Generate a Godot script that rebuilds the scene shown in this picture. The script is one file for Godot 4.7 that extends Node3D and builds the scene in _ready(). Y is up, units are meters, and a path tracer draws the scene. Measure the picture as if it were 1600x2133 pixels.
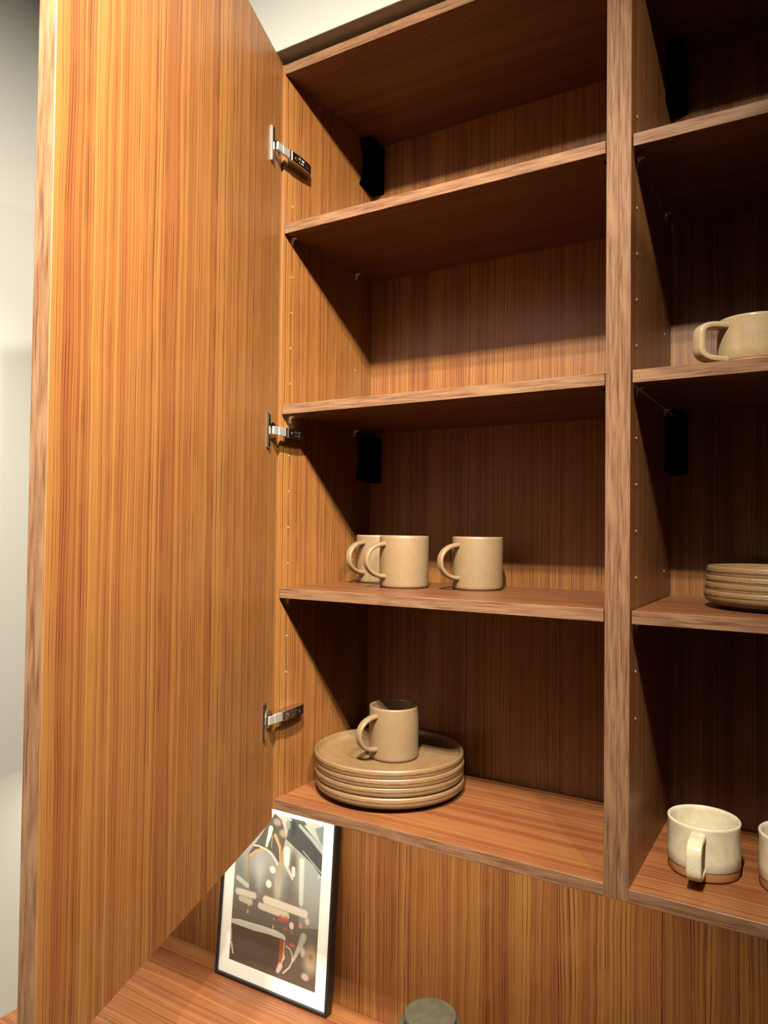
extends Node3D
# Open wooden wall cabinets with stoneware on their shelves, seen from below left of the second cabinet.
# x runs right along the cabinets, y up from their underside, z out of the wall; the cabinet fronts stand at z = 0.

const XD := 0.5788          # inner face of the first cabinet's right side
const XR := 0.6125          # inner face of the second cabinet's left side
const XE := 1.1913          # inner face of the second cabinet's right side
const T := 0.018
const D := 0.3067           # inner depth
const YT := 1.3266          # underside of the top boards
const YC := -0.53           # worktop
const XW := -0.64           # left wall
const CEIL := 1.80
const FLOOR := -1.43
const SHELVES := [1.0525, 0.7236, 0.3934]

var names := {}
var M := {}
var rng := RandomNumberGenerator.new()

# ---------------------------------------------------------------- mesh collecting
class Mb:
	var v := PackedVector3Array()
	var n := PackedVector3Array()
	var t := PackedVector2Array()
	var xf := Transform3D.IDENTITY
	func tri(a: Vector3, b: Vector3, c: Vector3, na: Vector3, nb: Vector3, nc: Vector3, ua: Vector2, ub: Vector2, uc: Vector2) -> void:
		if (b - a).cross(c - a).dot(na + nb + nc) > 0.0:
			var p := b
			b = c
			c = p
			var q := nb
			nb = nc
			nc = q
			var r := ub
			ub = uc
			uc = r
		for k in 3:
			v.append(xf * [a, b, c][k])
			n.append((xf.basis * [na, nb, nc][k]).normalized())
			t.append([ua, ub, uc][k])
	func quad(a: Vector3, b: Vector3, c: Vector3, d: Vector3, nn: Vector3, ua: Vector2, ub: Vector2, uc: Vector2, ud: Vector2) -> void:
		tri(a, b, c, nn, nn, nn, ua, ub, uc)
		tri(a, c, d, nn, nn, nn, ua, uc, ud)
	func mesh() -> ArrayMesh:
		var arr := []
		arr.resize(Mesh.ARRAY_MAX)
		arr[Mesh.ARRAY_VERTEX] = v
		arr[Mesh.ARRAY_NORMAL] = n
		arr[Mesh.ARRAY_TEX_UV] = t
		var m := ArrayMesh.new()
		m.add_surface_from_arrays(Mesh.PRIMITIVE_TRIANGLES, arr)
		return m
	# a chamfered box; grain is the axis (0 x, 1 y, 2 z) that the texture's v runs along
	func box(lo: Vector3, hi: Vector3, grain := 1, ch := 0.0006, off := Vector2.ZERO, su := 0.75, sv := 1.5) -> void:
		var c := (lo + hi) * 0.5
		var h := (hi - lo) * 0.5
		ch = minf(ch, minf(h.x, minf(h.y, h.z)) * 0.9)
		var uvof := func(p: Vector3, ax: int) -> Vector2:
			var o := [0, 1, 2]
			o.erase(ax)
			var g: int = grain if grain != ax else o[1]
			o.erase(g)
			return Vector2(p[o[0]] / su, -p[g] / sv) + off + Vector2(0.37 * ax, 0.21 * ax)
		var pos := func(ax: int, s: Vector3) -> Vector3:
			var q := Vector3.ZERO
			for k in 3:
				q[k] = c[k] + s[k] * (h[k] - (0.0 if k == ax else ch))
			return q
		for ax in 3:
			for sg in [-1.0, 1.0]:
				var a1: int = (ax + 1) % 3
				var a2: int = (ax + 2) % 3
				var nn := Vector3.ZERO
				nn[ax] = sg
				var ps := []
				for q in [[-1, -1], [1, -1], [1, 1], [-1, 1]]:
					var s := Vector3.ZERO
					s[ax] = sg
					s[a1] = q[0]
					s[a2] = q[1]
					ps.append(pos.call(ax, s))
				quad(ps[0], ps[1], ps[2], ps[3], nn, uvof.call(ps[0], ax), uvof.call(ps[1], ax), uvof.call(ps[2], ax), uvof.call(ps[3], ax))
		if ch <= 0.0:
			return
		for ax in 3:                                   # the edge between faces a1 and a2, along ax
			var a1: int = (ax + 1) % 3
			var a2: int = (ax + 2) % 3
			for s1 in [-1.0, 1.0]:
				for s2 in [-1.0, 1.0]:
					var nn := Vector3.ZERO
					nn[a1] = s1
					nn[a2] = s2
					var lo_s := Vector3.ZERO
					lo_s[a1] = s1
					lo_s[a2] = s2
					lo_s[ax] = -1.0
					var hi_s := lo_s
					hi_s[ax] = 1.0
					var p0: Vector3 = pos.call(a1, lo_s)
					var p1: Vector3 = pos.call(a1, hi_s)
					var p2: Vector3 = pos.call(a2, hi_s)
					var p3: Vector3 = pos.call(a2, lo_s)
					quad(p0, p1, p2, p3, nn.normalized(), uvof.call(p0, a1), uvof.call(p1, a1), uvof.call(p2, a1), uvof.call(p3, a1))
		for s0 in [-1.0, 1.0]:
			for s1 in [-1.0, 1.0]:
				for s2 in [-1.0, 1.0]:
					var s := Vector3(s0, s1, s2)
					var q0: Vector3 = pos.call(0, s)
					var q1: Vector3 = pos.call(1, s)
					var q2: Vector3 = pos.call(2, s)
					var nn := s.normalized()
					tri(q0, q1, q2, nn, nn, nn, uvof.call(q0, 0), uvof.call(q1, 0), uvof.call(q2, 0))
	# a turned shape; prof holds (radius, height) from one end to the other with the outside on the right-hand side of travel going up
	func lathe(prof: Array, at := Vector3.ZERO, seg := 64, tile := 0.1) -> void:
		var m := prof.size()
		var sn := []
		for i in m - 1:
			var d: Vector2 = prof[i + 1] - prof[i]
			sn.append(Vector2(d.y, -d.x).normalized())
		var run := 0.0
		for i in m - 1:
			var a: Vector2 = prof[i]
			var b: Vector2 = prof[i + 1]
			var nl: Vector2 = sn[i]
			var na := nl
			var nb := nl
			if i > 0 and sn[i - 1].dot(nl) > 0.6:
				na = (sn[i - 1] + nl).normalized()
			if i < m - 2 and sn[i + 1].dot(nl) > 0.6:
				nb = (sn[i + 1] + nl).normalized()
			var ln := a.distance_to(b)
			for k in seg:
				var t0 := TAU * k / seg
				var t1 := TAU * (k + 1) / seg
				var c0 := Vector3(cos(t0), 0, sin(t0))
				var c1 := Vector3(cos(t1), 0, sin(t1))
				var up := Vector3.UP
				var p := [c0 * a.x + up * a.y, c1 * a.x + up * a.y, c1 * b.x + up * b.y, c0 * b.x + up * b.y]
				var q := [c0 * na.x + up * na.y, c1 * na.x + up * na.y, c1 * nb.x + up * nb.y, c0 * nb.x + up * nb.y]
				var u0 := 3.0 * k / seg
				var u1 := 3.0 * (k + 1) / seg
				var w := [Vector2(u0, run / tile), Vector2(u1, run / tile), Vector2(u1, (run + ln) / tile), Vector2(u0, (run + ln) / tile)]
				if a.x > 1e-5:
					tri(at + p[0], at + p[1], at + p[2], q[0], q[1], q[2], w[0], w[1], w[2])
				if b.x > 1e-5:
					tri(at + p[0], at + p[2], at + p[3], q[0], q[2], q[3], w[0], w[2], w[3])
			run += ln
	# a rounded-rectangle section (half sizes hw across, ht through) swept along points in the xy plane; z is across
	func strap(pts: Array, hw: Array, ht: Array, corner := 0.5, tile := 0.1) -> void:
		var rings := []
		var norms := []
		var cnt := 20
		for i in pts.size():
			var p: Vector2 = pts[i]
			var d: Vector2 = (pts[mini(i + 1, pts.size() - 1)] - pts[maxi(i - 1, 0)]).normalized()
			var out := Vector3(-d.y, d.x, 0)
			var ring := []
			var nr := []
			for k in cnt:
				var a := TAU * k / cnt
				var ca := cos(a)
				var sa := sin(a)
				var e := corner
				var x: float = signf(ca) * pow(absf(ca), e) * hw[i]
				var y: float = signf(sa) * pow(absf(sa), e) * ht[i]
				ring.append(Vector3(p.x, p.y, 0) + out * y + Vector3(0, 0, x))
				var nx: float = signf(ca) * pow(absf(ca), 2.0 - e) / hw[i]
				var ny: float = signf(sa) * pow(absf(sa), 2.0 - e) / ht[i]
				nr.append((out * ny + Vector3(0, 0, nx)).normalized())
			rings.append(ring)
			norms.append(nr)
		for i in pts.size() - 1:
			for k in cnt:
				var j := (k + 1) % cnt
				var u0 := Vector2(float(k) / cnt * 0.5, i * 0.04)
				tri(rings[i][k], rings[i][j], rings[i + 1][j], norms[i][k], norms[i][j], norms[i + 1][j], u0, u0 + Vector2(0.025, 0), u0 + Vector2(0.025, 0.04))
				tri(rings[i][k], rings[i + 1][j], rings[i + 1][k], norms[i][k], norms[i + 1][j], norms[i + 1][k], u0, u0 + Vector2(0.025, 0.04), u0 + Vector2(0, 0.04))
		for e in [0, pts.size() - 1]:
			var p := Vector3(pts[e].x, pts[e].y, 0)
			var d2: Vector2 = (pts[1] - pts[0]) if e == 0 else (pts[-1] - pts[-2])
			var nn := Vector3(d2.x, d2.y, 0).normalized() * (-1.0 if e == 0 else 1.0)
			for k in cnt:
				tri(p, rings[e][k], rings[e][(k + 1) % cnt], nn, nn, nn, Vector2.ZERO, Vector2(0.05, 0), Vector2(0, 0.05))
	# an outline in the xy plane pulled out along z
	func prism(poly: PackedVector2Array, z0: float, z1: float) -> void:
		var idx := Geometry2D.triangulate_polygon(poly)
		for k in range(0, idx.size(), 3):
			var a := poly[idx[k]]
			var b := poly[idx[k + 1]]
			var c := poly[idx[k + 2]]
			tri(Vector3(a.x, a.y, z1), Vector3(b.x, b.y, z1), Vector3(c.x, c.y, z1), Vector3.BACK, Vector3.BACK, Vector3.BACK, a, b, c)
			tri(Vector3(a.x, a.y, z0), Vector3(b.x, b.y, z0), Vector3(c.x, c.y, z0), Vector3.FORWARD, Vector3.FORWARD, Vector3.FORWARD, a, b, c)
		var turn := 0.0
		for k in poly.size():
			turn += poly[k].cross(poly[(k + 1) % poly.size()])
		for k in poly.size():
			var a := poly[k]
			var b := poly[(k + 1) % poly.size()]
			var d := (b - a).normalized()
			var nn := Vector3(d.y, -d.x, 0) * signf(turn)
			quad(Vector3(a.x, a.y, z0), Vector3(b.x, b.y, z0), Vector3(b.x, b.y, z1), Vector3(a.x, a.y, z1), nn, a, b, b + Vector2(0, z1 - z0), a + Vector2(0, z1 - z0))

# ---------------------------------------------------------------- naming and nodes
func numbered(called: String) -> String:
	var k: int = names.get(called, 0)
	names[called] = k + 1
	return called if k == 0 else "%s_%03d" % [called, k]

func thing(called: String, label: String, category: String, at := Vector3.ZERO, group := "") -> Node3D:
	var o := Node3D.new()
	o.name = numbered(called)
	add_child(o)
	o.position = at
	o.set_meta("label", label)
	o.set_meta("category", category)
	if group:
		o.set_meta("group", group)
	return o

func part(called: String, mb: Mb, m: Material, parent: Node) -> MeshInstance3D:
	var o := MeshInstance3D.new()
	o.mesh = mb.mesh()
	o.material_override = m
	o.name = called
	o.cast_shadow = GeometryInstance3D.SHADOW_CASTING_SETTING_ON
	parent.add_child(o, true)
	return o

func struct(called: String, mb: Mb, m: Material, label := "", category := "") -> MeshInstance3D:
	var o := part(called, mb, m, self)
	o.set_meta("kind", "structure")
	if label:
		o.set_meta("label", label)
		o.set_meta("category", category)
	return o

func ro() -> Vector2:
	return Vector2(rng.randf(), rng.randf())

func boxm(lo: Vector3, hi: Vector3, grain := 1, ch := 0.0006, off := Vector2.ZERO, su := 0.75, sv := 1.5) -> Mb:
	var b := Mb.new()
	b.box(lo, hi, grain, ch, off, su, sv)
	return b

# ---------------------------------------------------------------- textures
func wood_image(w: int, h: int, light: Color, mid: Color, dark: Color, fine: float, seed_: int) -> Image:
	var r := RandomNumberGenerator.new()
	r.seed = seed_
	var tone := PackedFloat32Array()               # 0 light .. 1 mid, broad bands
	tone.resize(w)
	var line := PackedFloat32Array()               # fine dark pores
	line.resize(w)
	var x := 0
	while x < w:                                   # bands of different widths
		var bw := int(r.randf_range(2, 15) * fine)
		var tv := r.randf()
		tv = pow(tv, 1.5) * 1.15
		for k in bw:
			if x + k < w:
				tone[x + k] = tv + 0.1 * (float(k) / bw - 0.5)
		x += maxi(bw, 1)
	for k in w:                                    # wide lighter and darker zones
		tone[k] += 0.26 * sin(TAU * (2.0 * k / w + r.seed * 0.13)) * sin(TAU * (5.0 * k / w + 0.3)) + 0.16 * sin(TAU * (11.0 * k / w + 0.7))
	for pass_ in 1:
		var cp := tone.duplicate()
		for k in w:
			tone[k] = (cp[(k + w - 1) % w] + cp[k] * 2.0 + cp[(k + 1) % w]) * 0.25
	x = 0
	while x < w:
		var lw := int(r.randi_range(1, 3) * maxf(fine, 0.6))
		var dv := r.randf_range(0.2, 1.0)
		dv = pow(dv, 0.85)
		for k in maxi(lw, 1):
			if x + k < w:
				line[x + k] = dv
		x += maxi(lw, 1) + int(r.randf_range(2, 12) * fine)
	var warp := FastNoiseLite.new()
	warp.seed = seed_ + 5
	warp.frequency = 1.0
	warp.fractal_octaves = 2
	var fade := FastNoiseLite.new()
	fade.seed = seed_ + 9
	fade.frequency = 1.0
	fade.fractal_octaves = 2
	var data := PackedByteArray()
	data.resize(w * h * 3)
	var cell := 8
	var nc := w / cell
	for y in h:
		var ay := TAU * y / h
		var cy := cos(ay)
		var sy := sin(ay)
		var shift := PackedFloat32Array()
		var vis := PackedFloat32Array()
		for k in nc:
			shift.append(warp.get_noise_3d(float(k % nc) / nc * 14.0, cy * 0.9, sy * 0.9) * 7.0 * fine)
			vis.append(clampf(0.72 + 1.1 * fade.get_noise_3d(float(k % nc) / nc * 26.0, cy * 2.2, sy * 2.2), 0.4, 1.0))
		for xx in w:
			var f := float(xx) / cell
			var i0 := int(f)
			var fr := f - i0
			var i1 := (i0 + 1) % nc
			var sh := lerpf(shift[i0], shift[i1], fr)
			var vi := lerpf(vis[i0], vis[i1], fr)
			var sx := xx + sh + w
			var s0 := int(sx)
			var sf := sx - s0
			var tn := lerpf(tone[s0 % w], tone[(s0 + 1) % w], sf)
			var lv := lerpf(line[s0 % w], line[(s0 + 1) % w], sf) * vi
			var c := light.lerp(mid, clampf(tn, 0.0, 1.0)).lerp(dark, clampf(lv * 0.95, 0.0, 1.0))
			var o := (y * w + xx) * 3
			data[o] = int(clampf(c.r, 0, 1) * 255)
			data[o + 1] = int(clampf(c.g, 0, 1) * 255)
			data[o + 2] = int(clampf(c.b, 0, 1) * 255)
	return Image.create_from_data(w, h, false, Image.FORMAT_RGB8, data)

func edge_image(w: int, h: int, light: Color, dark: Color, seed_: int) -> Image:      # edge banding: long open pores
	var a := FastNoiseLite.new()
	a.seed = seed_
	a.frequency = 1.0
	a.fractal_octaves = 2
	var r := RandomNumberGenerator.new()
	r.seed = seed_
	var img := Image.create(w, h, false, Image.FORMAT_RGB8)
	for y in h:
		var cy := cos(TAU * y / h)
		var sy := sin(TAU * y / h)
		for x in w:
			var sway := a.get_noise_3d(90.0 + x * 0.01, cy * 0.9, sy * 0.9) * 3.5
			var g := a.get_noise_3d((x + sway) * 0.27, cy * 0.55, sy * 0.55)
			var f := a.get_noise_3d(x * 0.06 + 40.0, cy * 0.8, sy * 0.8)
			var fine := a.get_noise_3d((x + sway) * 0.8 + 15.0, cy * 2.5, sy * 2.5)
			var v := clampf(0.18 + 1.5 * maxf(g - 0.10, 0.0) + 0.45 * f + 0.26 * fine, 0.0, 1.0)
			img.set_pixel(x, y, light.lerp(dark, v))
	return img

func ceramic_image(n: int, base: Color, other: Color, third: Color, speck: Color, spots: int, seed_: int) -> Image:
	var a := FastNoiseLite.new()
	a.seed = seed_
	a.frequency = 1.0
	a.fractal_octaves = 4
	var r := RandomNumberGenerator.new()
	r.seed = seed_
	var img := Image.create(n, n, false, Image.FORMAT_RGB8)
	for y in n:
		var cy := cos(TAU * y / n)
		var sy := sin(TAU * y / n)
		for x in n:
			var cx := cos(TAU * x / n)
			var sx := sin(TAU * x / n)
			var v := a.get_noise_3d(cx * 0.8 + cy * 0.31, sx * 0.8 + sy * 0.7, cy * 0.7 - sx * 0.2)
			var f := a.get_noise_2d(x * 0.31, y * 0.31)
			var c := base.lerp(other, clampf(0.5 + v * 1.6, 0, 1)).lerp(third, clampf(v * 2.2 - 0.55, 0, 1))
			c = c.lerp(speck, clampf(f * 0.5, 0, 0.10))
			img.set_pixel(x, y, c)
	for k in spots:
		var px := r.randi_range(0, n - 1)
		var py := r.randi_range(0, n - 1)
		var am := r.randf_range(0.15, 0.6)
		img.set_pixel(px, py, img.get_pixel(px, py).lerp(speck, am))
		if r.randf() < 0.3:
			img.set_pixel((px + 1) % n, py, img.get_pixel((px + 1) % n, py).lerp(speck, am * 0.7))
	return img

# the print: a blurred espresso machine, two pouring streams and a cup
var pr: Image
const PW := 384
const PH := 512
func blob(u: float, v: float, ru: float, rv: float, c: Color, am := 1.0, soft := 0.4) -> void:
	for y in range(maxi(0, int((v - rv) * PH)), mini(PH, int((v + rv) * PH) + 1)):
		for x in range(maxi(0, int((u - ru) * PW)), mini(PW, int((u + ru) * PW) + 1)):
			var d := Vector2((float(x) / PW - u) / ru, (float(y) / PH - v) / rv).length()
			if d < 1.0:
				pr.set_pixel(x, y, pr.get_pixel(x, y).lerp(c, am * (1.0 - smoothstep(1.0 - soft, 1.0, d))))
func stroke(pts: Array, w0: float, w1: float, c: Color, am := 1.0, soft := 0.3) -> void:
	var poly := []
	for p in pts:
		poly.append(Vector2(p[0] * PW, p[1] * PH))
	var total := 0.0
	for i in poly.size() - 1:
		total += poly[i].distance_to(poly[i + 1])
	var run := 0.0
	var cover := {}
	for i in poly.size() - 1:
		var a: Vector2 = poly[i]
		var b: Vector2 = poly[i + 1]
		var ln := a.distance_to(b)
		var steps := maxi(1, int(ln / 1.5))
		for k in steps + 1:
			var q := a.lerp(b, float(k) / steps)
			var wd := lerpf(w0, w1, (run + ln * k / steps) / total) * PW
			for y in range(maxi(0, int(q.y - wd)), mini(PH, int(q.y + wd) + 2)):
				for x in range(maxi(0, int(q.x - wd)), mini(PW, int(q.x + wd) + 2)):
					var d := Vector2(x, y).distance_to(q) / maxf(wd, 0.6)
					if d < 1.0:
						var s := 1.0 - smoothstep(1.0 - soft, 1.0, d)
						var key := y * PW + x
						if s > cover.get(key, 0.0):
							cover[key] = s
		run += ln
	for key in cover:
		var x: int = key % PW
		var y: int = key / PW
		pr.set_pixel(x, y, pr.get_pixel(x, y).lerp(c, am * cover[key]))
func fillp(pts: Array, c: Color, am := 1.0) -> void:
	var poly := PackedVector2Array()
	var lo := Vector2(1e9, 1e9)
	var hi := -lo
	for p in pts:
		var q := Vector2(p[0] * PW, p[1] * PH)
		poly.append(q)
		lo = lo.min(q)
		hi = hi.max(q)
	for y in range(maxi(0, int(lo.y)), mini(PH, int(hi.y) + 1)):
		for x in range(maxi(0, int(lo.x)), mini(PW, int(hi.x) + 1)):
			if Geometry2D.is_point_in_polygon(Vector2(x + 0.5, y + 0.5), poly):
				pr.set_pixel(x, y, pr.get_pixel(x, y).lerp(c, am))
func print_image() -> Image:
	pr = Image.create(PW, PH, false, Image.FORMAT_RGB8)
	var tops := [Color8(216, 214, 202), Color8(176, 175, 165), Color8(160, 160, 152), Color8(112, 110, 104), Color8(92, 84, 74), Color8(78, 64, 52)]
	for y in PH:
		var f := float(y) / PH * 5.0
		var i := mini(int(f), 4)
		var c: Color = tops[i].lerp(tops[i + 1], f - i)
		for x in PW:
			pr.set_pixel(x, y, c)
	# soft grey shapes behind
	blob(0.05, 0.42, 0.10, 0.16, Color8(120, 120, 118), 0.7, 1.0)
	blob(0.30, 0.40, 0.13, 0.20, Color8(206, 208, 206), 0.8, 1.0)
	blob(0.22, 0.50, 0.10, 0.14, Color8(96, 92, 86), 0.6, 1.0)
	blob(0.42, 0.50, 0.16, 0.18, Color8(120, 112, 104), 0.6, 1.0)
	blob(0.66, 0.42, 0.10, 0.2, Color8(112, 104, 96), 0.7, 1.0)
	blob(0.52, 0.46, 0.08, 0.16, Color8(218, 210, 192), 0.9, 1.0)
	blob(0.68, 0.28, 0.07, 0.13, Color8(90, 70, 58), 0.7, 0.9)
	fillp([[0.76, 0.10], [1.0, 0.24], [1.0, 0.62], [0.78, 0.66]], Color8(182, 190, 186), 0.55)
	blob(0.92, 0.45, 0.16, 0.16, Color8(176, 180, 172), 0.7, 1.0)
	blob(0.55, 0.64, 0.45, 0.07, Color8(98, 94, 90), 0.6, 0.8)
	# portafilter handle, dark, from the top middle down to the right
	fillp([[0.62, 0.02], [0.74, 0.01], [1.0, 0.14], [1.0, 0.31], [0.90, 0.25], [0.58, 0.14]], Color8(54, 56, 54), 0.92)
	stroke([[0.73, 0.035], [0.88, 0.10], [1.0, 0.16]], 0.022, 0.03, Color8(196, 206, 200), 0.9, 0.5)
	stroke([[0.78, 0.185], [0.99, 0.285]], 0.006, 0.008, Color8(190, 198, 190), 0.9)
	blob(0.97, 0.312, 0.016, 0.014, Color8(214, 214, 200), 0.9, 0.3)
	fillp([[0.61, 0.0], [0.78, 0.0], [0.81, 0.024], [0.67, 0.028]], Color8(88, 92, 84), 0.95)
	fillp([[0.90, 0.03], [1.0, 0.0], [1.0, 0.13], [0.96, 0.10]], Color8(120, 138, 136), 0.85)
	blob(0.66, 0.06, 0.03, 0.06, Color8(44, 44, 44), 0.95, 0.4)
	blob(0.60, 0.05, 0.04, 0.045, Color8(150, 156, 152), 0.9, 0.6)
	# group head and spouts
	fillp([[0.15, 0.30], [0.25, 0.20], [0.38, 0.06], [0.44, 0.0], [0.52, 0.03], [0.58, 0.12], [0.56, 0.20], [0.52, 0.30], [0.42, 0.24], [0.30, 0.235], [0.19, 0.29]], Color8(86, 78, 68), 0.95)
	blob(0.47, 0.05, 0.07, 0.035, Color8(196, 172, 140), 0.9, 0.7)
	blob(0.55, 0.11, 0.07, 0.035, Color8(206, 186, 150), 0.8, 0.6)
	stroke([[0.40, 0.10], [0.385, 0.15], [0.36, 0.215]], 0.030, 0.016, Color8(250, 246, 234), 1.0, 0.25)
	stroke([[0.46, 0.14], [0.52, 0.20], [0.545, 0.26], [0.54, 0.31]], 0.030, 0.014, Color8(206, 142, 78), 0.95, 0.5)
	stroke([[0.45, 0.13], [0.51, 0.20], [0.53, 0.30]], 0.006, 0.005, Color8(250, 226, 180), 0.9)
	stroke([[0.42, 0.14], [0.42, 0.22]], 0.006, 0.004, Color8(220, 206, 176), 0.8)
	stroke([[0.17, 0.31], [0.24, 0.265], [0.34, 0.24], [0.40, 0.245]], 0.018, 0.010, Color8(222, 170, 110), 0.95, 0.5)
	stroke([[0.21, 0.235], [0.26, 0.23], [0.36, 0.238], [0.44, 0.265], [0.50, 0.31]], 0.008, 0.012, Color8(240, 230, 206), 0.95)
	stroke([[0.155, 0.30], [0.166, 0.345], [0.17, 0.42], [0.178, 0.53]], 0.010, 0.004, Color8(196, 128, 72), 0.95)
	stroke([[0.54, 0.30], [0.53, 0.35], [0.52, 0.43]], 0.016, 0.006, Color8(214, 160, 104), 0.9)
	stroke([[0.52, 0.43], [0.51, 0.50]], 0.004, 0.002, Color8(150, 110, 70), 0.6)
	# out of focus lights
	stroke([[0.60, 0.21], [0.605, 0.29]], 0.042, 0.036, Color8(250, 244, 226), 1.0, 0.3)
	stroke([[0.615, 0.315], [0.68, 0.37]], 0.022, 0.018, Color8(232, 224, 206), 0.9, 0.4)
	stroke([[0.685, 0.31], [0.69, 0.345]], 0.024, 0.022, Color8(250, 244, 228), 1.0, 0.3)
	stroke([[0.775, 0.25], [0.79, 0.50]], 0.042, 0.034, Color8(232, 238, 228), 0.85, 0.6)
	blob(0.449, 0.353, 0.04, 0.027, Color8(252, 246, 230), 1.0, 0.3)
	blob(0.413, 0.448, 0.04, 0.03, Color8(252, 246, 230), 1.0, 0.3)
	stroke([[0.39, 0.552], [0.84, 0.56]], 0.042, 0.038, Color8(240, 232, 214), 0.95, 0.3)
	stroke([[0.33, 0.60], [0.64, 0.607]], 0.034, 0.036, Color8(230, 220, 202), 0.95, 0.3)
	stroke([[0.04, 0.47], [0.16, 0.50]], 0.03, 0.03, Color8(232, 228, 214), 0.8, 0.5)
	stroke([[0.05, 0.555], [0.25, 0.55]], 0.036, 0.036, Color8(234, 226, 208), 0.9, 0.4)
	stroke([[0.09, 0.595], [0.21, 0.598]], 0.03, 0.036, Color8(222, 214, 196), 0.85, 0.4)
	for b in [[0.577, 0.635, 0.05, 0.03], [0.635, 0.631, 0.045, 0.03], [0.633, 0.69, 0.026, 0.018], [0.705, 0.695, 0.026, 0.022], [0.72, 0.77, 0.05, 0.02]]:
		blob(b[0], b[1], b[2], b[3], Color8(206, 92, 62), 0.8, 0.7)
	blob(0.701, 0.656, 0.03, 0.026, Color8(244, 220, 206), 1.0, 0.3)
	blob(0.87, 0.60, 0.03, 0.026, Color8(240, 206, 196), 0.95, 0.4)
	blob(0.80, 0.637, 0.028, 0.024, Color8(226, 160, 146), 0.8, 0.6)
	# lower right blur
	blob(0.93, 0.82, 0.13, 0.14, Color8(196, 172, 140), 0.8, 0.8)
	blob(0.93, 0.80, 0.035, 0.025, Color8(150, 112, 60), 0.8, 0.6)
	stroke([[0.84, 0.70], [0.80, 0.77], [0.74, 0.86]], 0.045, 0.014, Color8(206, 196, 176), 0.85, 0.5)
	blob(0.84, 0.79, 0.035, 0.04, Color8(214, 204, 188), 0.8, 0.5)
	blob(0.88, 0.93, 0.06, 0.03, Color8(214, 190, 182), 0.8, 0.6)
	# the cup
	fillp([[0.0, 0.765], [0.2, 0.752], [0.45, 0.752], [0.643, 0.75], [0.64, 0.88], [0.60, 0.96], [0.56, 1.0], [0.0, 1.0]], Color8(66, 56, 44), 0.97)
	blob(0.25, 0.87, 0.30, 0.12, Color8(76, 66, 54), 0.6, 1.0)
	blob(0.40, 0.985, 0.42, 0.05, Color8(104, 82, 66), 0.6, 1.0)
	fillp([[0.0, 0.74], [0.09, 0.728], [0.34, 0.72], [0.53, 0.717], [0.62, 0.726], [0.645, 0.742], [0.645, 0.757], [0.46, 0.757], [0.27, 0.768], [0.0, 0.768]], Color8(206, 206, 188), 1.0)
	stroke([[0.06, 0.735], [0.34, 0.726], [0.55, 0.724]], 0.006, 0.006, Color8(228, 228, 212), 0.8)
	stroke([[0.60, 0.77], [0.60, 0.87], [0.59, 0.92]], 0.030, 0.022, Color8(168, 76, 40), 0.95, 0.5)
	stroke([[0.632, 0.765], [0.628, 0.87], [0.60, 0.93]], 0.008, 0.008, Color8(226, 170, 140), 0.9)
	stroke([[0.60, 0.92], [0.575, 0.955]], 0.034, 0.026, Color8(226, 190, 178), 0.9, 0.5)
	stroke([[0.653, 0.789], [0.70, 0.80], [0.728, 0.83], [0.731, 0.867], [0.702, 0.91], [0.638, 0.955]], 0.007, 0.009, Color8(214, 196, 172), 0.95)
	stroke([[0.63, 0.84], [0.645, 0.86], [0.62, 0.885]], 0.006, 0.006, Color8(226, 200, 180), 0.8)
	stroke([[0.004, 0.80], [0.006, 0.87]], 0.008, 0.012, Color8(206, 200, 190), 0.7)
	stroke([[0.01, 0.89], [0.04, 0.95]], 0.016, 0.012, Color8(214, 206, 200), 0.8)
	for b in [[0.187, 0.66, 0.012, 0.018], [0.497, 0.653, 0.008, 0.012], [0.493, 0.701, 0.011, 0.014], [0.19, 0.62, 0.008, 0.012]]:
		blob(b[0], b[1], b[2], b[3], Color8(228, 172, 96), 1.0, 0.3)
	return pr

# ---------------------------------------------------------------- materials
func tex(img: Image) -> ImageTexture:
	img.generate_mipmaps()
	return ImageTexture.create_from_image(img)

func mat(c: Color, rough: float, metal := 0.0, t: Texture2D = null) -> StandardMaterial3D:
	var m := StandardMaterial3D.new()
	m.albedo_color = c
	m.roughness = rough
	m.metallic = metal
	if t:
		m.albedo_texture = t
	return m

func glow(c: Color, e: float) -> StandardMaterial3D:
	var m := mat(c, 0.5)
	m.emission_enabled = true
	m.emission = c
	m.emission_energy_multiplier = e
	return m

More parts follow.
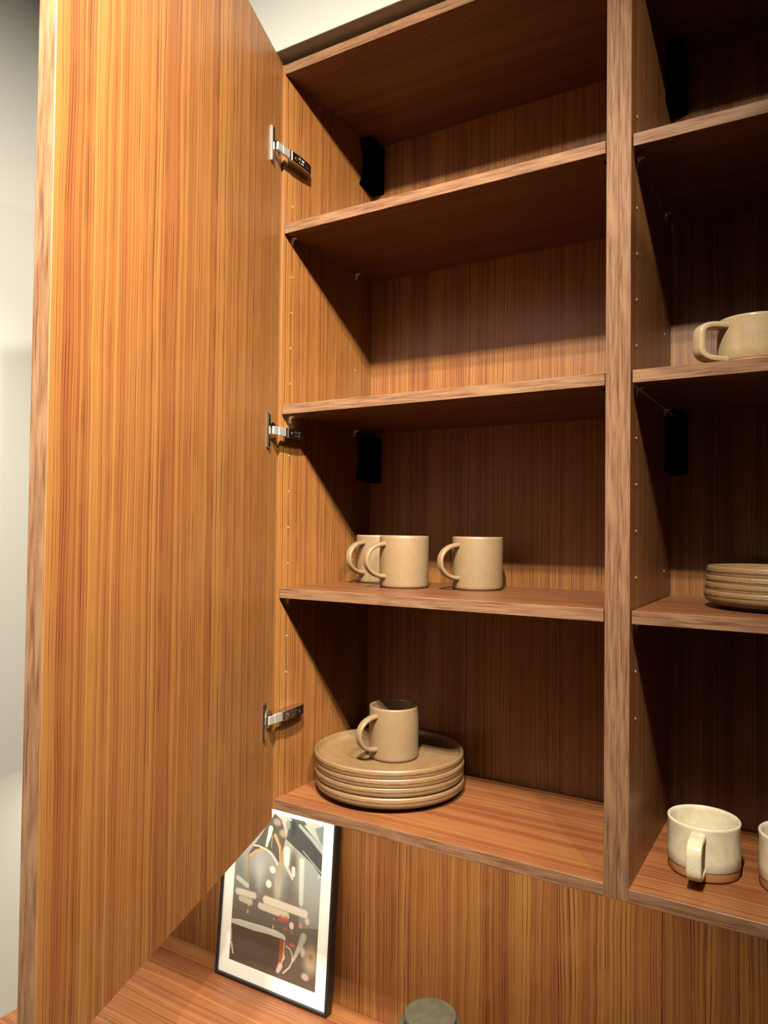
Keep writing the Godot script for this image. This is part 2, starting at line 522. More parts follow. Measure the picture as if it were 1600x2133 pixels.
func make_materials() -> void:
	var w1 := tex(wood_image(1536, 512, Color8(218, 150, 76), Color8(188, 112, 58), Color8(86, 37, 20), 1.0, 11))
	M.wood = mat(Color8(160, 160, 160), 0.42, 0.0, w1)
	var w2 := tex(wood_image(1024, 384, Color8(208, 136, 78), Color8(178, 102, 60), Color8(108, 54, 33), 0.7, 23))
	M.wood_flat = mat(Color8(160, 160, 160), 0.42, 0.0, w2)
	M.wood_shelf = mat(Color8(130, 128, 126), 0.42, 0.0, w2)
	var e1 := tex(edge_image(128, 512, Color8(206, 156, 116), Color8(140, 92, 66), 31))
	M.edge = mat(Color8(146, 146, 146), 0.5, 0.0, e1)
	M.edge.metallic_specular = 0.22
	M.paint = mat(Color8(146, 145, 138), 0.85)
	M.ceil = mat(Color8(150, 148, 142), 0.9)
	M.floor = mat(Color8(70, 62, 55), 0.5)
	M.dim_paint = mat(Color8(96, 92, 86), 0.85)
	M.chrome = mat(Color8(206, 202, 196), 0.2, 1.0)
	M.steel = mat(Color8(226, 222, 214), 0.42, 0.85)
	M.nickel = mat(Color8(206, 196, 180), 0.3, 0.5)
	M.pin = mat(Color8(226, 204, 170), 0.35, 0.2)
	M.black = mat(Color8(38, 36, 34), 0.35)
	M.socket = mat(Color8(150, 112, 80), 0.35)
	M.frame = mat(Color8(20, 17, 16), 0.42)
	M.mount = mat(Color8(244, 243, 236), 0.8)
	M.print = mat(Color8(235, 235, 235), 0.9, 0.0, tex(print_image()))
	M.glass = mat(Color(0, 0, 0, 0.02), 0.02)
	M.glass.transparency = BaseMaterial3D.TRANSPARENCY_ALPHA
	var tan_ := tex(ceramic_image(256, Color8(212, 175, 129), Color8(208, 170, 124), Color8(214, 178, 133), Color8(104, 70, 42), 3200, 3))
	M.tan = mat(Color8(150, 150, 150), 0.42, 0.0, tan_)
	var tanp := tex(ceramic_image(256, Color8(205, 163, 114), Color8(196, 152, 102), Color8(210, 172, 126), Color8(96, 66, 42), 2400, 4))
	M.plate = mat(Color8(152, 152, 152), 0.4, 0.0, tanp)
	M.rim = mat(Color8(140, 138, 134), 0.5, 0.0, tex(ceramic_image(128, Color8(196, 148, 96), Color8(170, 118, 70), Color8(206, 164, 112), Color8(84, 54, 32), 2600, 6)))
	M.clay = mat(Color8(152, 104, 62), 0.7)
	M.dark_clay = mat(Color8(98, 64, 42), 0.7)
	var cream := tex(ceramic_image(256, Color8(220, 208, 180), Color8(212, 194, 158), Color8(206, 204, 196), Color8(104, 78, 50), 160, 8))
	M.cream = mat(Color8(232, 232, 232), 0.16, 0.0, cream)
	var cream2 := tex(ceramic_image(256, Color8(212, 186, 148), Color8(206, 176, 132), Color8(212, 184, 146), Color8(104, 78, 50), 120, 18))
	M.cream_warm = mat(Color8(190, 190, 190), 0.16, 0.0, cream2)
	var stone := tex(ceramic_image(128, Color8(126, 118, 92), Color8(104, 98, 72), Color8(140, 134, 108), Color8(80, 74, 54), 300, 15))
	M.stone = mat(Color8(112, 110, 100), 0.6, 0.0, stone)
	M.stone.uv1_triplanar = true
	M.stone.uv1_scale = Vector3(9, 9, 9)
	M.stone_dark = mat(Color8(64, 60, 44), 0.7)
	M.white_metal = mat(Color8(235, 234, 230), 0.5)

# ---------------------------------------------------------------- lamps
func spot(at: Vector3, aim: Vector3, energy: float, angle: float, blend: float, size: float, c: Color, parent: Node) -> void:
	var l := SpotLight3D.new()
	l.name = "lamp_light"
	parent.add_child(l, true)
	l.look_at_from_position(at, aim, Vector3.FORWARD if absf((aim - at).normalized().y) > 0.98 else Vector3.UP)
	l.light_energy = energy
	l.light_color = c
	l.spot_angle = angle
	l.spot_angle_attenuation = blend
	l.spot_range = 12.0
	l.spot_attenuation = 2.0
	l.light_size = size
	l.shadow_enabled = true

func _ready() -> void:
	rng.seed = 77
	# camera
	var cam := Camera3D.new()
	cam.name = "camera"
	add_child(cam)
	cam.position = Vector3(0.8407, 0.5017, 1.0317)
	cam.basis = Basis(Vector3.UP, 0.5413) * Basis(Vector3.RIGHT, 0.0228) * Basis(Vector3.BACK, 0.0112)
	cam.keep_aspect = Camera3D.KEEP_HEIGHT
	cam.fov = rad_to_deg(2.0 * atan(1066.5 / 1527.75))
	cam.near = 0.02
	cam.far = 50.0
	cam.current = true
	# sky and exposure
	var env := Environment.new()
	env.background_mode = Environment.BG_COLOR
	env.background_color = Color(0.02, 0.02, 0.02)
	env.tonemap_mode = Environment.TONE_MAPPER_LINEAR
	env.tonemap_exposure = 1.0
	env.sdfgi_enabled = true
	env.ssao_enabled = true
	env.ssil_enabled = true
	var we := WorldEnvironment.new()
	we.name = "world_environment"
	we.environment = env
	add_child(we)
	make_materials()
	# lamps under the ceiling
	var warm := Color(1.0, 0.97, 0.905)
	lamp_bar("ceiling_spotlight", "white ceiling spotlight bar in front of the divider", [Vector3(0.735, 1.67, 1.08), Vector3(0.75, 1.67, 1.03), Vector3(0.765, 1.67, 0.93)], Vector3(-0.6, -0.1, 0.0), 4.6, 49.5, 1.0, warm)
	lamp_bar("ceiling_spotlight", "white ceiling spotlight turned towards the swung-out door", [Vector3(1.3, 1.67, 1.0)], Vector3(0.12, 0.35, 0.42), 7.2, 25.0, 1.0, warm)
	lamp_bar("ceiling_spotlight", "white single ceiling spotlight right of the second cabinet", [Vector3(1.64, 1.67, 1.0)], Vector3(0.6, 0.95, -0.2), 1.2, 36.0, 0.5, warm)
	lamp_bar("ceiling_spotlight", "white ceiling spotlight beside the left wall, washing it", [Vector3(-0.16, 1.67, 0.75)], Vector3(-0.64, -0.3, 0.2), 6.3, 30.0, 1.0, warm)
	ceiling_panel(Vector3(0.25, CEIL, 1.45), Vector2(0.6, 0.3), 0.07, Color(1.0, 0.97, 0.9))
	room()
	var left := wall_cabinet(0.0, XD, "tall open wooden wall cabinet with beige mugs and a swung-out door", true)
	var right := wall_cabinet(XR, XE, "tall open wooden wall cabinet right of the double divider, holding cream cups", false)
	left_door(left)
	right_door(right)
	led_bar(left, 0.0, XD)
	var side := closed_cabinet()
	led_bar(side, XW + 0.05, -0.03)
	panelling()
	worktop()
	picture()
	jar()
	crockery()

func lamp_bar(called: String, label: String, at: Array, aim: Vector3, energy: float, angle: float, blend: float, c: Color) -> void:
	var mid := Vector3.ZERO
	for p in at:
		mid += p / at.size()
	var o := thing(called, label, "spotlight", Vector3(mid.x, CEIL, mid.z))
	var zs := 0.06 + 0.1 * (at.size() - 1) * 0.5
	part("housing", boxm(Vector3(-0.05, -0.035, -zs - 0.03), Vector3(0.05, 0, zs + 0.03), 2, 0.004), M.white_metal, o)
	for p in at:
		var q: Vector3 = p - o.position
		var tube := Mb.new()
		tube.lathe([Vector2(0.024, -0.035), Vector2(0.024, q.y + 0.02), Vector2(0.02, q.y + 0.02), Vector2(0.02, q.y + 0.026)], Vector3(q.x, 0, q.z), 24)
		part("lamp_tube", tube, M.white_metal, o)
		var len_ := Mb.new()
		len_.lathe([Vector2(0.0, q.y + 0.012), Vector2(0.012, q.y + 0.012), Vector2(0.018, q.y + 0.022), Vector2(0.0, q.y + 0.022)], Vector3(q.x, 0, q.z), 24)
		part("lamp_lens", len_, glow(c, 3.0), o)
		spot(p, aim, energy, angle, blend, 0.012, c, self)

func ceiling_panel(at: Vector3, size: Vector2, energy: float, c: Color) -> void:
	var o := thing("ceiling_light", "flat white ceiling light panel in front of the cabinets", "ceiling light", at)
	part("light_frame", boxm(Vector3(-size.x / 2 - 0.02, -0.03, -size.y / 2 - 0.02), Vector3(size.x / 2 + 0.02, 0, size.y / 2 + 0.02), 0, 0.003), M.white_metal, o)
	part("light_diffuser", boxm(Vector3(-size.x / 2, -0.034, -size.y / 2), Vector3(size.x / 2, -0.029, size.y / 2), 0, 0.0), glow(c, 1.0), o)
	var l := AreaLight3D.new()
	l.name = "panel_light"
	add_child(l, true)
	l.look_at_from_position(at + Vector3(0, -0.04, 0), at + Vector3(0, -1, 0), Vector3.FORWARD)
	l.area_size = size
	l.light_energy = energy
	l.light_color = c
	l.shadow_enabled = true

func room() -> void:
	struct("wall_left", boxm(Vector3(XW - 0.1, FLOOR, -0.43), Vector3(XW, CEIL, 3.2), 1, 0.0), M.paint)
	struct("wall_back", boxm(Vector3(XW, FLOOR, -0.43), Vector3(3.0, CEIL, -0.326), 1, 0.0), M.paint)
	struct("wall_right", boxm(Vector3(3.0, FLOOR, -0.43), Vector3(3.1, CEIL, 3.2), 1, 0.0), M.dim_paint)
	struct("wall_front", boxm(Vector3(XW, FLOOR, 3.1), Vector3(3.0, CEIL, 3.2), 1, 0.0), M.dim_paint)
	struct("ceiling", boxm(Vector3(XW - 0.1, CEIL, -0.43), Vector3(3.1, CEIL + 0.1, 3.2), 0, 0.0), M.ceil)
	struct("floor", boxm(Vector3(XW - 0.1, FLOOR - 0.1, -0.43), Vector3(3.1, FLOOR, 3.2), 0, 0.0), M.floor)
	struct("trim_1", boxm(Vector3(XW, 1.355, -0.326), Vector3(3.0, CEIL, 0.024), 0, 0.0008), M.paint, "white painted bulkhead between the cabinet tops and the ceiling", "bulkhead")

# ---------------------------------------------------------------- the cabinets
func board(called: String, lo: Vector3, hi: Vector3, grain: int, parent: Node, band := true, em: Material = null) -> MeshInstance3D:
	var z1 := hi.z
	if band:
		hi.z -= 0.0012
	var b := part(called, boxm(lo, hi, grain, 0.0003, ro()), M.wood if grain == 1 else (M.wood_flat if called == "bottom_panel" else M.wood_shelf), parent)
	if band:
		var e := part("edge_band", boxm(Vector3(lo.x, lo.y, hi.z), Vector3(hi.x, hi.y, z1), grain, 0.0010 if not em else 0.0001, ro(), 0.06 if not em else 0.75, 0.4 if not em else 1.5), em if em else M.edge, b)
		if not em:
			e.set_meta("label", "paler edge banding")
	return b

func wall_cabinet(x0: float, x1: float, label: String, first: bool) -> Node3D:
	var o := thing("wall_cabinet", label, "wall cabinet")
	var w := 0.01675
	var top := YT + T
	var ls := board("side_panel", Vector3(x0 - w, 0, -D if not first else -D + 0.0205), Vector3(x0, top, 0), 1, o, true, M.wood if first else null)
	if first:
		var st := part("rear_strip", boxm(Vector3(x0 - w, 0, -D), Vector3(x0 - 0.0004, top, -D + 0.0203), 1, 0.0004, ro()), M.wood, o)
		st.set_meta("label", "narrow darker strip in the rear corner")
	var rs := board("side_panel", Vector3(x1, 0, -D), Vector3(x1 + w, top, 0), 1, o)
	board("top_panel", Vector3(x0, YT, -D), Vector3(x1, top, 0), 0, o)
	board("bottom_panel", Vector3(x0, 0, -D), Vector3(x1, T, 0), 0, o)
	board("back_panel", Vector3(x0 - w, 0, -D - 0.012), Vector3(x1 + w, top, -D), 1, o, false)
	for y in SHELVES:
		board("shelf", Vector3(x0 + 0.0023, y - T, -D + 0.002), Vector3(x1 - 0.002, y, -0.0025), 0, o)
	var zf := -0.027 if first else -0.038
	var zb := -0.2425 if first else -0.249
	# rows of pin sockets in both sides
	for s in [[x0, 1.0, ls], [x1, -1.0, rs]]:
		var mb := Mb.new()
		for z in [zf, zb]:
			for k in 14:
				var y := 0.2395 + 0.0657 * k
				var skip := false
				for sy in SHELVES:
					if absf(y - (sy - 0.02)) < 0.03:
						skip = true
				for hy in [1.172, 0.671, 0.168]:
					if s[1] > 0 and first and z > -0.1 and absf(y - hy) < 0.03:
						skip = true
				if skip:
					continue
				var sock := Mb.new()
				mb.xf = Transform3D(Basis(Vector3(0, 0, 1), -PI / 2 * s[1]), Vector3(s[0], y, z))
				mb.lathe([Vector2(0.0021, 0.0), Vector2(0.0021, 0.0006), Vector2(0.0014, 0.0009), Vector2(0.0011, 0.0003), Vector2(0.0, 0.0002)], Vector3.ZERO, 10)
		var ps := part("pin_sockets", mb, M.socket, s[2])
		ps.set_meta("kind", "stuff")
	# shelf pins: a stem in the side, a flat under the shelf
	for y in SHELVES:
		for s in [[x0, 1.0], [x1, -1.0]]:
			for z in [zf, zb]:
				var mb := Mb.new()
				mb.xf = Transform3D(Basis.from_scale(Vector3(s[1], 1, 1)), Vector3(s[0], y - T, z))
				mb.box(Vector3(0.0002, -0.0125, -0.003), Vector3(0.0016, -0.0005, 0.003), 1, 0.0004)
				mb.box(Vector3(0.0002, -0.0018, -0.003), Vector3(0.010, -0.0004, 0.003), 0, 0.0004)
				mb.prism(PackedVector2Array([Vector2(0.0014, -0.0017), Vector2(0.0075, -0.0017), Vector2(0.0014, -0.0075)]), -0.0008, 0.0008)
				part("shelf_pin", mb, M.pin, o)
	# black covers over the wall hangers in the rear left corner
	for y in [[1.2225, 1.3225], [0.599, 0.693]]:
		var mb := Mb.new()
		var pts := PackedVector2Array()
		var y0: float = y[0]
		var y1: float = y[1]
		var zz := -D
		pts.append(Vector2(zz, y0))
		for k in 9:                                     # the front is hollowed
			var f := k / 8.0
			pts.append(Vector2(zz + 0.057 - 0.014 * sin(PI * f), y0 + 0.006 + (y1 - y0 - 0.006) * f))
		pts.append(Vector2(zz, y1))
		mb.xf = Transform3D(Basis(Vector3(0, 0, 1), Vector3.UP, Vector3(1, 0, 0)), Vector3(x0, 0, 0))
		mb.prism(pts, 0.0, 0.028)
		part("hanger_cover", mb, M.black, o)
	return o

const DOOR_AT := Vector3(-0.003, 0, 0.0031)
const DOOR_TURN := -1.229
func left_door(cab: Node3D) -> void:
	var door := Node3D.new()
	door.name = "door"
	cab.add_child(door)
	door.position = DOOR_AT
	door.rotation.y = DOOR_TURN
	door.set_meta("label", "cabinet door swung wide open")
	part("door_panel", boxm(Vector3(0, -0.0197, 0), Vector3(0.6363, 1.3449, 0.0184), 1, 0.0005, Vector2(0.13, 0.3)), M.wood, door)
	part("edge_band", boxm(Vector3(0.6363, -0.0197, 0), Vector3(0.6375, 1.3449, 0.0184), 1, 0.0009, ro(), 0.06, 0.4), M.edge, door)
	# hinges
	var tf := Transform3D(Basis(Vector3.UP, DOOR_TURN), DOOR_AT)
	for y in [1.172, 0.671, 0.168]:
		var h := Node3D.new()
		h.name = "hinge"
		cab.add_child(h, true)
		h.position = Vector3(0, y, 0)
		var cup := Mb.new()
		cup.xf = Transform3D(tf.basis, Vector3(tf.origin.x, 0, tf.origin.z))
		cup.box(Vector3(0.0445, -0.031, -0.0022), Vector3(0.0565, 0.031, 0.0), 1, 0.0006)
		cup.box(Vector3(0.046, -0.0305, -0.004), Vector3(0.0550, 0.0305, -0.0020), 1, 0.0012)
		part("cup_plate", cup, M.chrome, h)
		var cu := Mb.new()
		cu.xf = cup.xf
		cu.prism(ngon(0.030, 0.0, 0.0155, 18), -0.0030, 0.0)
		part("hinge_cup", cu, M.chrome, h)
		var link := Mb.new()
		link.box(Vector3(0.0145, -0.0075, 0.006), Vector3(0.0195, 0.0075, 0.026), 2, 0.0008)
		link.box(Vector3(0.0165, -0.0072, 0.028), Vector3(0.0205, 0.0072, 0.0425), 2, 0.0008)
		link.box(Vector3(0.0150, -0.0062, 0.024), Vector3(0.0180, 0.0062, 0.030), 2, 0.0004)
		part("hinge_link", link, M.steel, h)
		var arm := Mb.new()                              # the arm on its mounting plate, arched lengthwise
		var pl := PackedVector2Array([Vector2(-0.062, 0.004), Vector2(-0.062, 0.0145), Vector2(-0.05, 0.0175), Vector2(-0.03, 0.0195), Vector2(-0.008, 0.0198), Vector2(0.006, 0.0190), Vector2(0.006, 0.0130), Vector2(-0.01, 0.004)])
		arm.xf = Transform3D(Basis(Vector3(0, 0, 1), Vector3(1, 0, 0), Vector3(0, 1, 0)), Vector3.ZERO)
		arm.prism(pl, -0.0085, 0.0085)
		arm.xf = Transform3D.IDENTITY
		arm.box(Vector3(0.0190, -0.0088, -0.003), Vector3(0.0206, 0.0088, 0.0015), 1, 0.0005)
		part("hinge_arm", arm, M.chrome, h)
		var mp := Mb.new()
		mp.box(Vector3(0.0, -0.0085, -0.058), Vector3(0.0052, 0.0085, -0.012), 2, 0.0006)
		part("mounting_plate", mp, M.chrome, h)
		var mk := Mb.new()                               # raised stamped marks on the arm's cover
		for q in [[-0.020, 0.003, 0.0022], [-0.0245, 0.003, 0.0030], [-0.030, 0.003, 0.0018], [-0.0345, 0.0028, 0.0026], [-0.0225, -0.0032, 0.0028], [-0.028, -0.0032, 0.0020], [-0.033, -0.003, 0.0030]]:
			mk.box(Vector3(0.0188, q[1] - 0.0016, q[0] - q[2] * 0.5), Vector3(0.0200, q[1] + 0.0016, q[0] + q[2] * 0.5), 1, 0.0002)
		part("stamped_marks", mk, M.chrome, h)
		for z in [-0.012, -0.047]:
			var scr := Mb.new()
			scr.xf = Transform3D(Basis(Vector3(0, 0, 1), -PI / 2), Vector3(0.0172 if z < -0.03 else 0.0194, 0, z))
			scr.lathe([Vector2(0.0032, 0), Vector2(0.0032, 0.0010), Vector2(0.0024, 0.0014), Vector2(0.0, 0.0014)], Vector3.ZERO, 14)
			part("screw", scr, M.chrome, h)

func ngon(cx: float, cy: float, r: float, n: int) -> PackedVector2Array:
	var p := PackedVector2Array()
	for k in n:
		p.append(Vector2(cx + r * cos(TAU * k / n), cy + r * sin(TAU * k / n)))
	return p

func right_door(cab: Node3D) -> void:
	var door := Node3D.new()
	door.name = "door"
	cab.add_child(door)
	door.position = Vector3(XE + 0.012, 0, 0.0031)
	door.rotation.y = deg_to_rad(-92.0)
	part("door_panel", boxm(Vector3(0, -0.0197, -0.0184), Vector3(0.5988, 1.3449, 0), 1, 0.0005, ro()), M.wood, door)
	part("edge_band", boxm(Vector3(0.5988, -0.0197, -0.0184), Vector3(0.60, 1.3449, 0), 1, 0.0009, ro(), 0.06, 0.4), M.edge, door)

func closed_cabinet() -> Node3D:
	var o := thing("wall_cabinet", "closed wall cabinet in the corner, behind the swung-out door", "wall cabinet")
	part("carcass", boxm(Vector3(XW + 0.001, 0, -D), Vector3(-0.0170, YT + T, 0.0), 1, 0.0006, ro()), M.wood, o)
	part("door", boxm(Vector3(XW + 0.003, -0.0197, 0.003), Vector3(-0.0235, YT + T, 0.0214), 1, 0.0006, ro()), M.wood, o)
	return o

func led_bar(cab: Node3D, x0: float, x1: float) -> void:
	var c := Color(1.0, 0.97, 0.88)
	part("led_housing", boxm(Vector3(x0 + 0.002, -0.010, -0.085), Vector3(x1 - 0.002, -0.0002, -0.065), 0, 0.001), M.white_metal, cab)
	part("led_diffuser", boxm(Vector3(x0 + 0.006, -0.0125, -0.082), Vector3(x1 - 0.006, -0.0098, -0.068), 0, 0.0005), glow(c, 2.0), cab)
	var l := AreaLight3D.new()
	l.name = "led_light"
	add_child(l, true)
	var mid := (x0 + x1) * 0.5
	l.look_at_from_position(Vector3(mid, -0.0135, -0.075), Vector3(mid, -1, -0.075), Vector3.FORWARD)
	l.area_size = Vector2(x1 - x0 - 0.012, 0.014)
	l.light_energy = 0.38
	l.light_color = c
	l.shadow_enabled = true

# ---------------------------------------------------------------- below the cabinets
func panelling() -> void:
	var o := thing("wood_panelling", "vertical-grained wooden panels lining the wall between worktop and cabinets", "wall panelling", Vector3(0, YC, -D))
	var xs := [XW + 0.001, -0.0115, 0.6010, 1.2135, 1.826, 2.999]
	for k in xs.size() - 1:
		part("panel", boxm(Vector3(xs[k] + 0.0004, 0.0, -0.019), Vector3(xs[k + 1] - 0.0004, -YC - 0.0005, 0.0), 1, 0.0006, ro(), 0.95, 1.5), M.wood, o)

func worktop() -> void:
	var o := thing("kitchen_counter", "wooden counter under the cabinets with a grain running lengthwise", "counter", Vector3(0, FLOOR, 0))
	var h := YC - FLOOR
	var tp := part("worktop", boxm(Vector3(XW + 0.001, h - 0.03, -0.3255), Vector3(2.999, h, 0.30), 0, 0.0008, Vector2(0.2, 0.4), 0.95, 1.6), M.wood_flat, o)
	part("edge_band", boxm(Vector3(XW + 0.001, h - 0.03, 0.30), Vector3(2.999, h, 0.3012), 0, 0.0004, ro(), 0.06, 0.4), M.edge, tp)
	part("plinth", boxm(Vector3(XW + 0.001, 0, -0.3255), Vector3(2.999, 0.08, 0.22), 0, 0.0), M.black, o)
	part("carcass", boxm(Vector3(XW + 0.001, 0.08, -0.3255), Vector3(2.999, h - 0.03, 0.27), 1, 0.0), M.wood, o)
	for k in 6:
		var x := XW + 0.6 * k
		part("cabinet_front", boxm(Vector3(x + 0.002, 0.085, 0.27), Vector3(x + 0.598, h - 0.034, 0.289), 1, 0.0008, ro()), M.wood, o)

func picture() -> void:
	var o := thing("picture_frame", "thin black picture frame with a coffee photograph, leaning under the cabinet", "framed picture", Vector3(-0.3716, YC + 0.002, -0.2467))
	o.basis = Basis(Vector3.UP, 0.0189) * Basis(Vector3.RIGHT, -0.078)
	var w := 0.3123
	var h := 0.4185
	var b := 0.0062
	for s in [[0.0, 0.0, b, h], [w - b, 0.0, w, h], [b, 0.0, w - b, b], [b, h - b, w - b, h]]:
		part("frame_rail", boxm(Vector3(s[0], s[1], -0.020), Vector3(s[2], s[3], 0.0), 1, 0.0006), M.frame, o)
	part("backing_board", boxm(Vector3(b, b, -0.018), Vector3(w - b, h - b, -0.008), 1, 0.0), M.frame, o)
	var m := 0.0354
	var y0 := 0.0368
	var y1 := 0.3818
	var mt := Mb.new()
	for s in [[b, b, m, h - b], [w - m, b, w - b, h - b], [m, b, w - m, y0], [m, y1, w - m, h - b]]:
		mt.box(Vector3(s[0], s[1], -0.008), Vector3(s[2], s[3], -0.0052), 1, 0.0)
	part("mat_board", mt, M.mount, o)
	var p := Mb.new()
	p.quad(Vector3(m, y0, -0.0066), Vector3(w - m, y0, -0.0066), Vector3(w - m, y1, -0.0066), Vector3(m, y1, -0.0066), Vector3.BACK, Vector2(0, 1), Vector2(1, 1), Vector2(1, 0), Vector2(0, 0))
	part("print", p, M.print, o)
	part("glass_pane", boxm(Vector3(b, b, -0.0048), Vector3(w - b, h - b, -0.0030), 1, 0.0), M.glass, o)

func jar() -> void:
	var o := thing("lidded_jar", "olive grey stoneware jar with a flat lid on the worktop", "jar", Vector3(0.2445, YC, -0.1373))
	var b := Mb.new()
	b.lathe([Vector2(0.0, 0.0), Vector2(0.056, 0.0), Vector2(0.061, 0.006), Vector2(0.063, 0.03), Vector2(0.063, 0.135), Vector2(0.0615, 0.150), Vector2(0.0575, 0.158), Vector2(0.050, 0.161), Vector2(0.047, 0.162), Vector2(0.044, 0.160), Vector2(0.043, 0.15), Vector2(0.0, 0.148)], Vector3.ZERO, 72)
	part("jar_body", b, M.stone, o)
	var g := Mb.new()
	g.lathe([Vector2(0.0420, 0.161), Vector2(0.0440, 0.162), Vector2(0.0440, 0.169), Vector2(0.0, 0.169)], Vector3.ZERO, 72)
	part("lid_seat", g, M.stone_dark, o)
	var l := Mb.new()
	l.lathe([Vector2(0.0, 0.1688), Vector2(0.0440, 0.1688), Vector2(0.0458, 0.170), Vector2(0.0461, 0.178), Vector2(0.0450, 0.1800), Vector2(0.0, 0.1806)], Vector3.ZERO, 72)
	part("jar_lid", l, M.stone, o)

# ---------------------------------------------------------------- crockery
func arc_handle(r: float, y0: float, y1: float, reach: float, square: float) -> Array:
	var pts := []
	var cy := (y0 + y1) * 0.5
	var hy := (y1 - y0) * 0.5
	var n := 26
	for k in n + 1:
		var a := PI / 2 - PI * k / n
		var ca := cos(a)
		var sa := sin(a)
		pts.append(Vector2(r - 0.003 + reach * pow(absf(ca), square), cy + hy * signf(sa) * pow(absf(sa), square)))
	return pts

func make_mug() -> Node3D:
	var o := Node3D.new()
	var r := 0.0458
	var h := 0.0955
	var b := Mb.new()
	b.lathe([Vector2(r - 0.0012, 0.0028), Vector2(r - 0.0004, 0.0040), Vector2(r, 0.007), Vector2(r, h - 0.004), Vector2(r - 0.0004, h - 0.0012), Vector2(r - 0.0014, h), Vector2(r - 0.0026, h), Vector2(r - 0.0036, h - 0.0014), Vector2(r - 0.0040, h - 0.004), Vector2(r - 0.0042, 0.014), Vector2(r - 0.007, 0.008), Vector2(r - 0.012, 0.0065), Vector2(0.0, 0.006)], Vector3.ZERO, 72)
	part("body", b, M.tan, o)
	var f := Mb.new()
	f.lathe([Vector2(0.0, 0.0015), Vector2(r - 0.008, 0.0015), Vector2(r - 0.007, 0.0), Vector2(r - 0.0034, 0.0), Vector2(r - 0.0024, 0.0008), Vector2(r - 0.0016, 0.0030)], Vector3.ZERO, 72)
	var fo := part("foot", f, M.dark_clay, o)
	fo.set_meta("label", "unglazed brown foot")
	var hd := Mb.new()
	var pts := arc_handle(r, 0.0215, 0.0805, 0.041, 0.93)
	var hw := []
	var ht := []
	for k in pts.size():
		var e := absf(float(k) / (pts.size() - 1) - 0.5) * 2.0
		hw.append(lerpf(0.0068, 0.0072, e))
		ht.append(lerpf(0.0034, 0.0042, e * e))
	hd.strap(pts, hw, ht, 0.62)
	part("handle", hd, M.tan, o)
	return o

func make_cup() -> Node3D:
	var o := Node3D.new()
	var r := 0.049
	var h := 0.0748
	var b := Mb.new()
	b.lathe([Vector2(r - 0.0006, 0.0148), Vector2(r + 0.0002, 0.0158), Vector2(r - 0.0002, 0.03), Vector2(r - 0.0010, h - 0.012), Vector2(r, h - 0.004), Vector2(r, h - 0.0014), Vector2(r - 0.0012, h), Vector2(r - 0.0028, h), Vector2(r - 0.0042, h - 0.0016), Vector2(r - 0.0054, h - 0.006), Vector2(r - 0.0052, 0.018), Vector2(r - 0.010, 0.010), Vector2(r - 0.018, 0.0075), Vector2(0.0, 0.007)], Vector3.ZERO, 80)
	part("body", b, M.cream, o)
	var f := Mb.new()
	f.lathe([Vector2(0.0, 0.0015), Vector2(r - 0.010, 0.0015), Vector2(r - 0.009, 0.0), Vector2(r - 0.005, 0.0), Vector2(r - 0.0022, 0.0016), Vector2(r - 0.0012, 0.0042), Vector2(r - 0.0008, 0.0150)], Vector3.ZERO, 80)
	var fo := part("bare_clay_base", f, M.clay, o)
	fo.set_meta("label", "unglazed orange-brown clay band")
	var hd := Mb.new()
	var pts := arc_handle(r, 0.0165, 0.0640, 0.0405, 0.48)
	var hw := []
	var ht := []
	for k in pts.size():
		hw.append(0.0098)
		ht.append(0.0046)
	hd.strap(pts, hw, ht, 0.42)
	part("handle", hd, M.cream, o)
	return o

func make_plate(r: float, h: float) -> Node3D:
	var o := Node3D.new()
	var b := Mb.new()
	var prof := [Vector2(0.0, 0.0035), Vector2(r * 0.68, 0.0035), Vector2(r * 0.69, 0.0), Vector2(r * 0.73, 0.0), Vector2(r * 0.75, 0.0035)]
	for k in 9:                                          # the outside swells out to the rim
		var a := PI / 2 * k / 8.0
		prof.append(Vector2(r * 0.80 + r * 0.20 * sin(a), 0.0045 + (h * 0.62 - 0.0045) * (1.0 - cos(a))))
	prof.append_array([Vector2(r, h - 0.0032), Vector2(r - 0.0008, h - 0.0010), Vector2(r - 0.0022, h), Vector2(r - 0.0036, h - 0.0008), Vector2(r - 0.0046, h - 0.003), Vector2(r - 0.0062, h - 0.0085), Vector2(r - 0.012, h - 0.0125), Vector2(r - 0.022, h - 0.014), Vector2(0.0, h - 0.0145)])
	b.lathe(prof, Vector3.ZERO, 96)
	part("dish", b, M.plate, o)
	var rim := Mb.new()                                  # the worn line round the lip
	rim.lathe([Vector2(r - 0.0002, h - 0.0092), Vector2(r + 0.0003, h - 0.0086), Vector2(r + 0.0003, h - 0.0062), Vector2(r - 0.0001, h - 0.0056)], Vector3.ZERO, 96)
	part("rim_line", rim, M.rim, o)
	return o

func put(proto: Node3D, used: bool, called: String, label: String, category: String, group: String, at: Vector3, turn := 0.0) -> void:
	var o: Node3D = proto.duplicate() if used else proto
	o.name = numbered(called)
	add_child(o)
	o.position = at
	o.rotation.y = turn
	o.set_meta("label", label)
	o.set_meta("category", category)
	o.set_meta("group", group)

# the turn that points a handle (local +x) by phi from the viewer's left towards the viewer
func towards(at: Vector3, phi: float) -> float:
	var eye := Vector3(0.8407, at.y, 1.0317)
	var to := (eye - at).normalized()
	var lf := to.cross(Vector3.UP)
	var d := lf * cos(phi) + to * sin(phi)
	return atan2(-d.z, d.x)

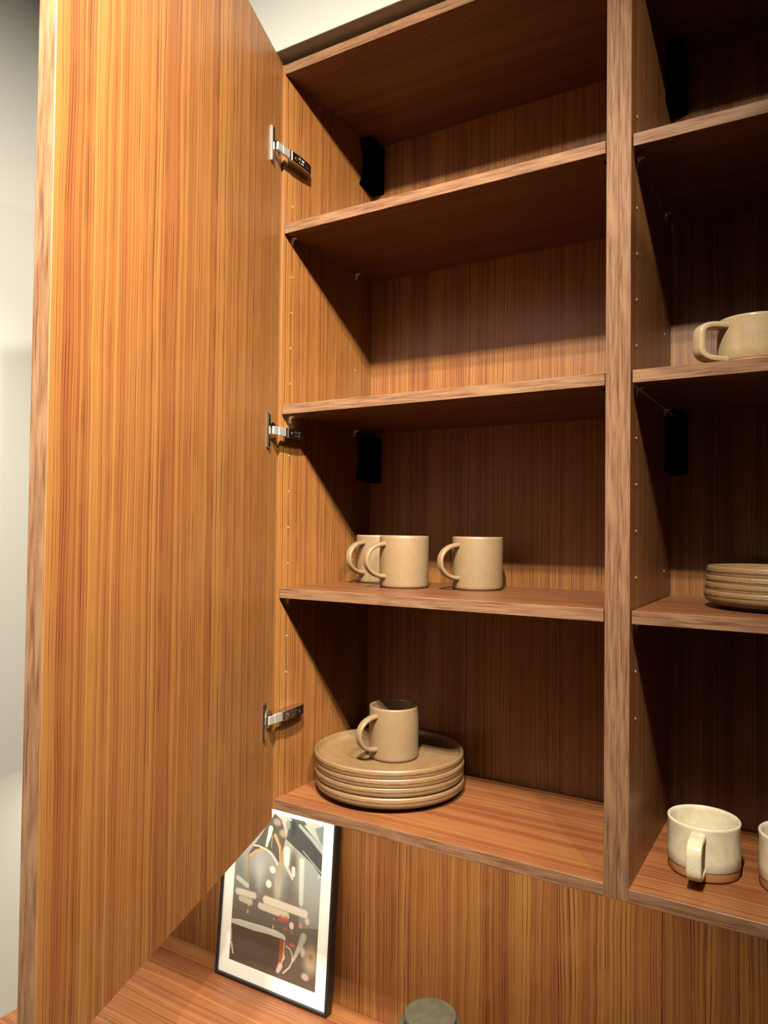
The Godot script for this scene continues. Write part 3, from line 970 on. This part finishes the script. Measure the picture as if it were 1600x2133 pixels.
func crockery() -> void:
	var y3: float = SHELVES[2]
	var mug := make_mug()
	var g := "beige stoneware mugs in the first cabinet"
	var p := Vector3(0.0665, y3, -0.2379)
	put(mug, false, "mug", "beige mug at the back of the trio, half hidden behind another mug", "mug", g, p, towards(p, 0.80))
	p = Vector3(0.169, y3, -0.1601)
	put(mug, true, "mug", "middle beige mug of the shelf trio, overlapping the mug behind it", "mug", g, p, towards(p, 0.62))
	p = Vector3(0.2977, y3, -0.2043)
	put(mug, true, "mug", "beige mug standing apart, right of the overlapping pair on the shelf", "mug", g, p, towards(p, 0.68))
	# plates
	var n := 4
	var hs := [0.0, 0.0175, 0.0325, 0.047]
	var ph := 0.0285
	var big := make_plate(0.139, ph)
	var lab := ["bottom plate of the larger stack, resting on the cabinet floor", "second plate from the bottom in the stack under the mug", "third plate from the bottom in the stack under the mug", "top plate of the larger stack, with a mug standing on it"]
	for k in n:
		put(big, k > 0, "plate", lab[k], "plate", "large beige plates stacked under the mug", Vector3(0.1415 - 0.0012 * (k % 2), T + hs[k], -0.163 + 0.0008 * k), 1.3 * k)
	p = Vector3(0.1525, T + hs[3] + ph - 0.0143, -0.1575)
	put(mug, true, "mug", "single beige mug standing on the stack of plates", "mug", g, p, towards(p, 0.73))
	var small := make_plate(0.100, 0.0267)
	var lab2 := ["bottom plate of the smaller dim stack in the second cabinet", "second plate from the bottom of the smaller dim stack", "third plate from the bottom of the smaller dim stack", "top plate of the smaller dim stack in the second cabinet"]
	var hs2 := [0.0, 0.0115, 0.0212, 0.0337]
	for k in n:
		put(small, k > 0, "plate", lab2[k], "plate", "smaller plates stacked in the second cabinet", Vector3(0.7865 + 0.0012 * k, y3 + hs2[k], -0.158), 0.9 * k)
	# cups
	var cup := make_cup()
	g = "wide cream cups with bare clay bases"
	p = Vector3(0.6906, T, -0.1203)
	put(cup, false, "cup", "wide cream cup on the cabinet floor with its handle towards the viewer", "cup", g, p, towards(p, 1.43))
	p = Vector3(0.809, T, -0.125)
	put(cup, true, "cup", "wide cream cup cut off by the right picture edge, on the cabinet floor", "cup", g, p, towards(p, 2.4))
	p = Vector3(0.757, SHELVES[1], -0.109)
	put(cup, true, "cup", "wide tan-tinged cream cup alone on the upper shelf, handle to the left", "cup", g, p, towards(p, 0.66))
	for c in get_child(get_child_count() - 1).get_children():
		if c.name != "bare_clay_base":
			c.material_override = M.cream_warm
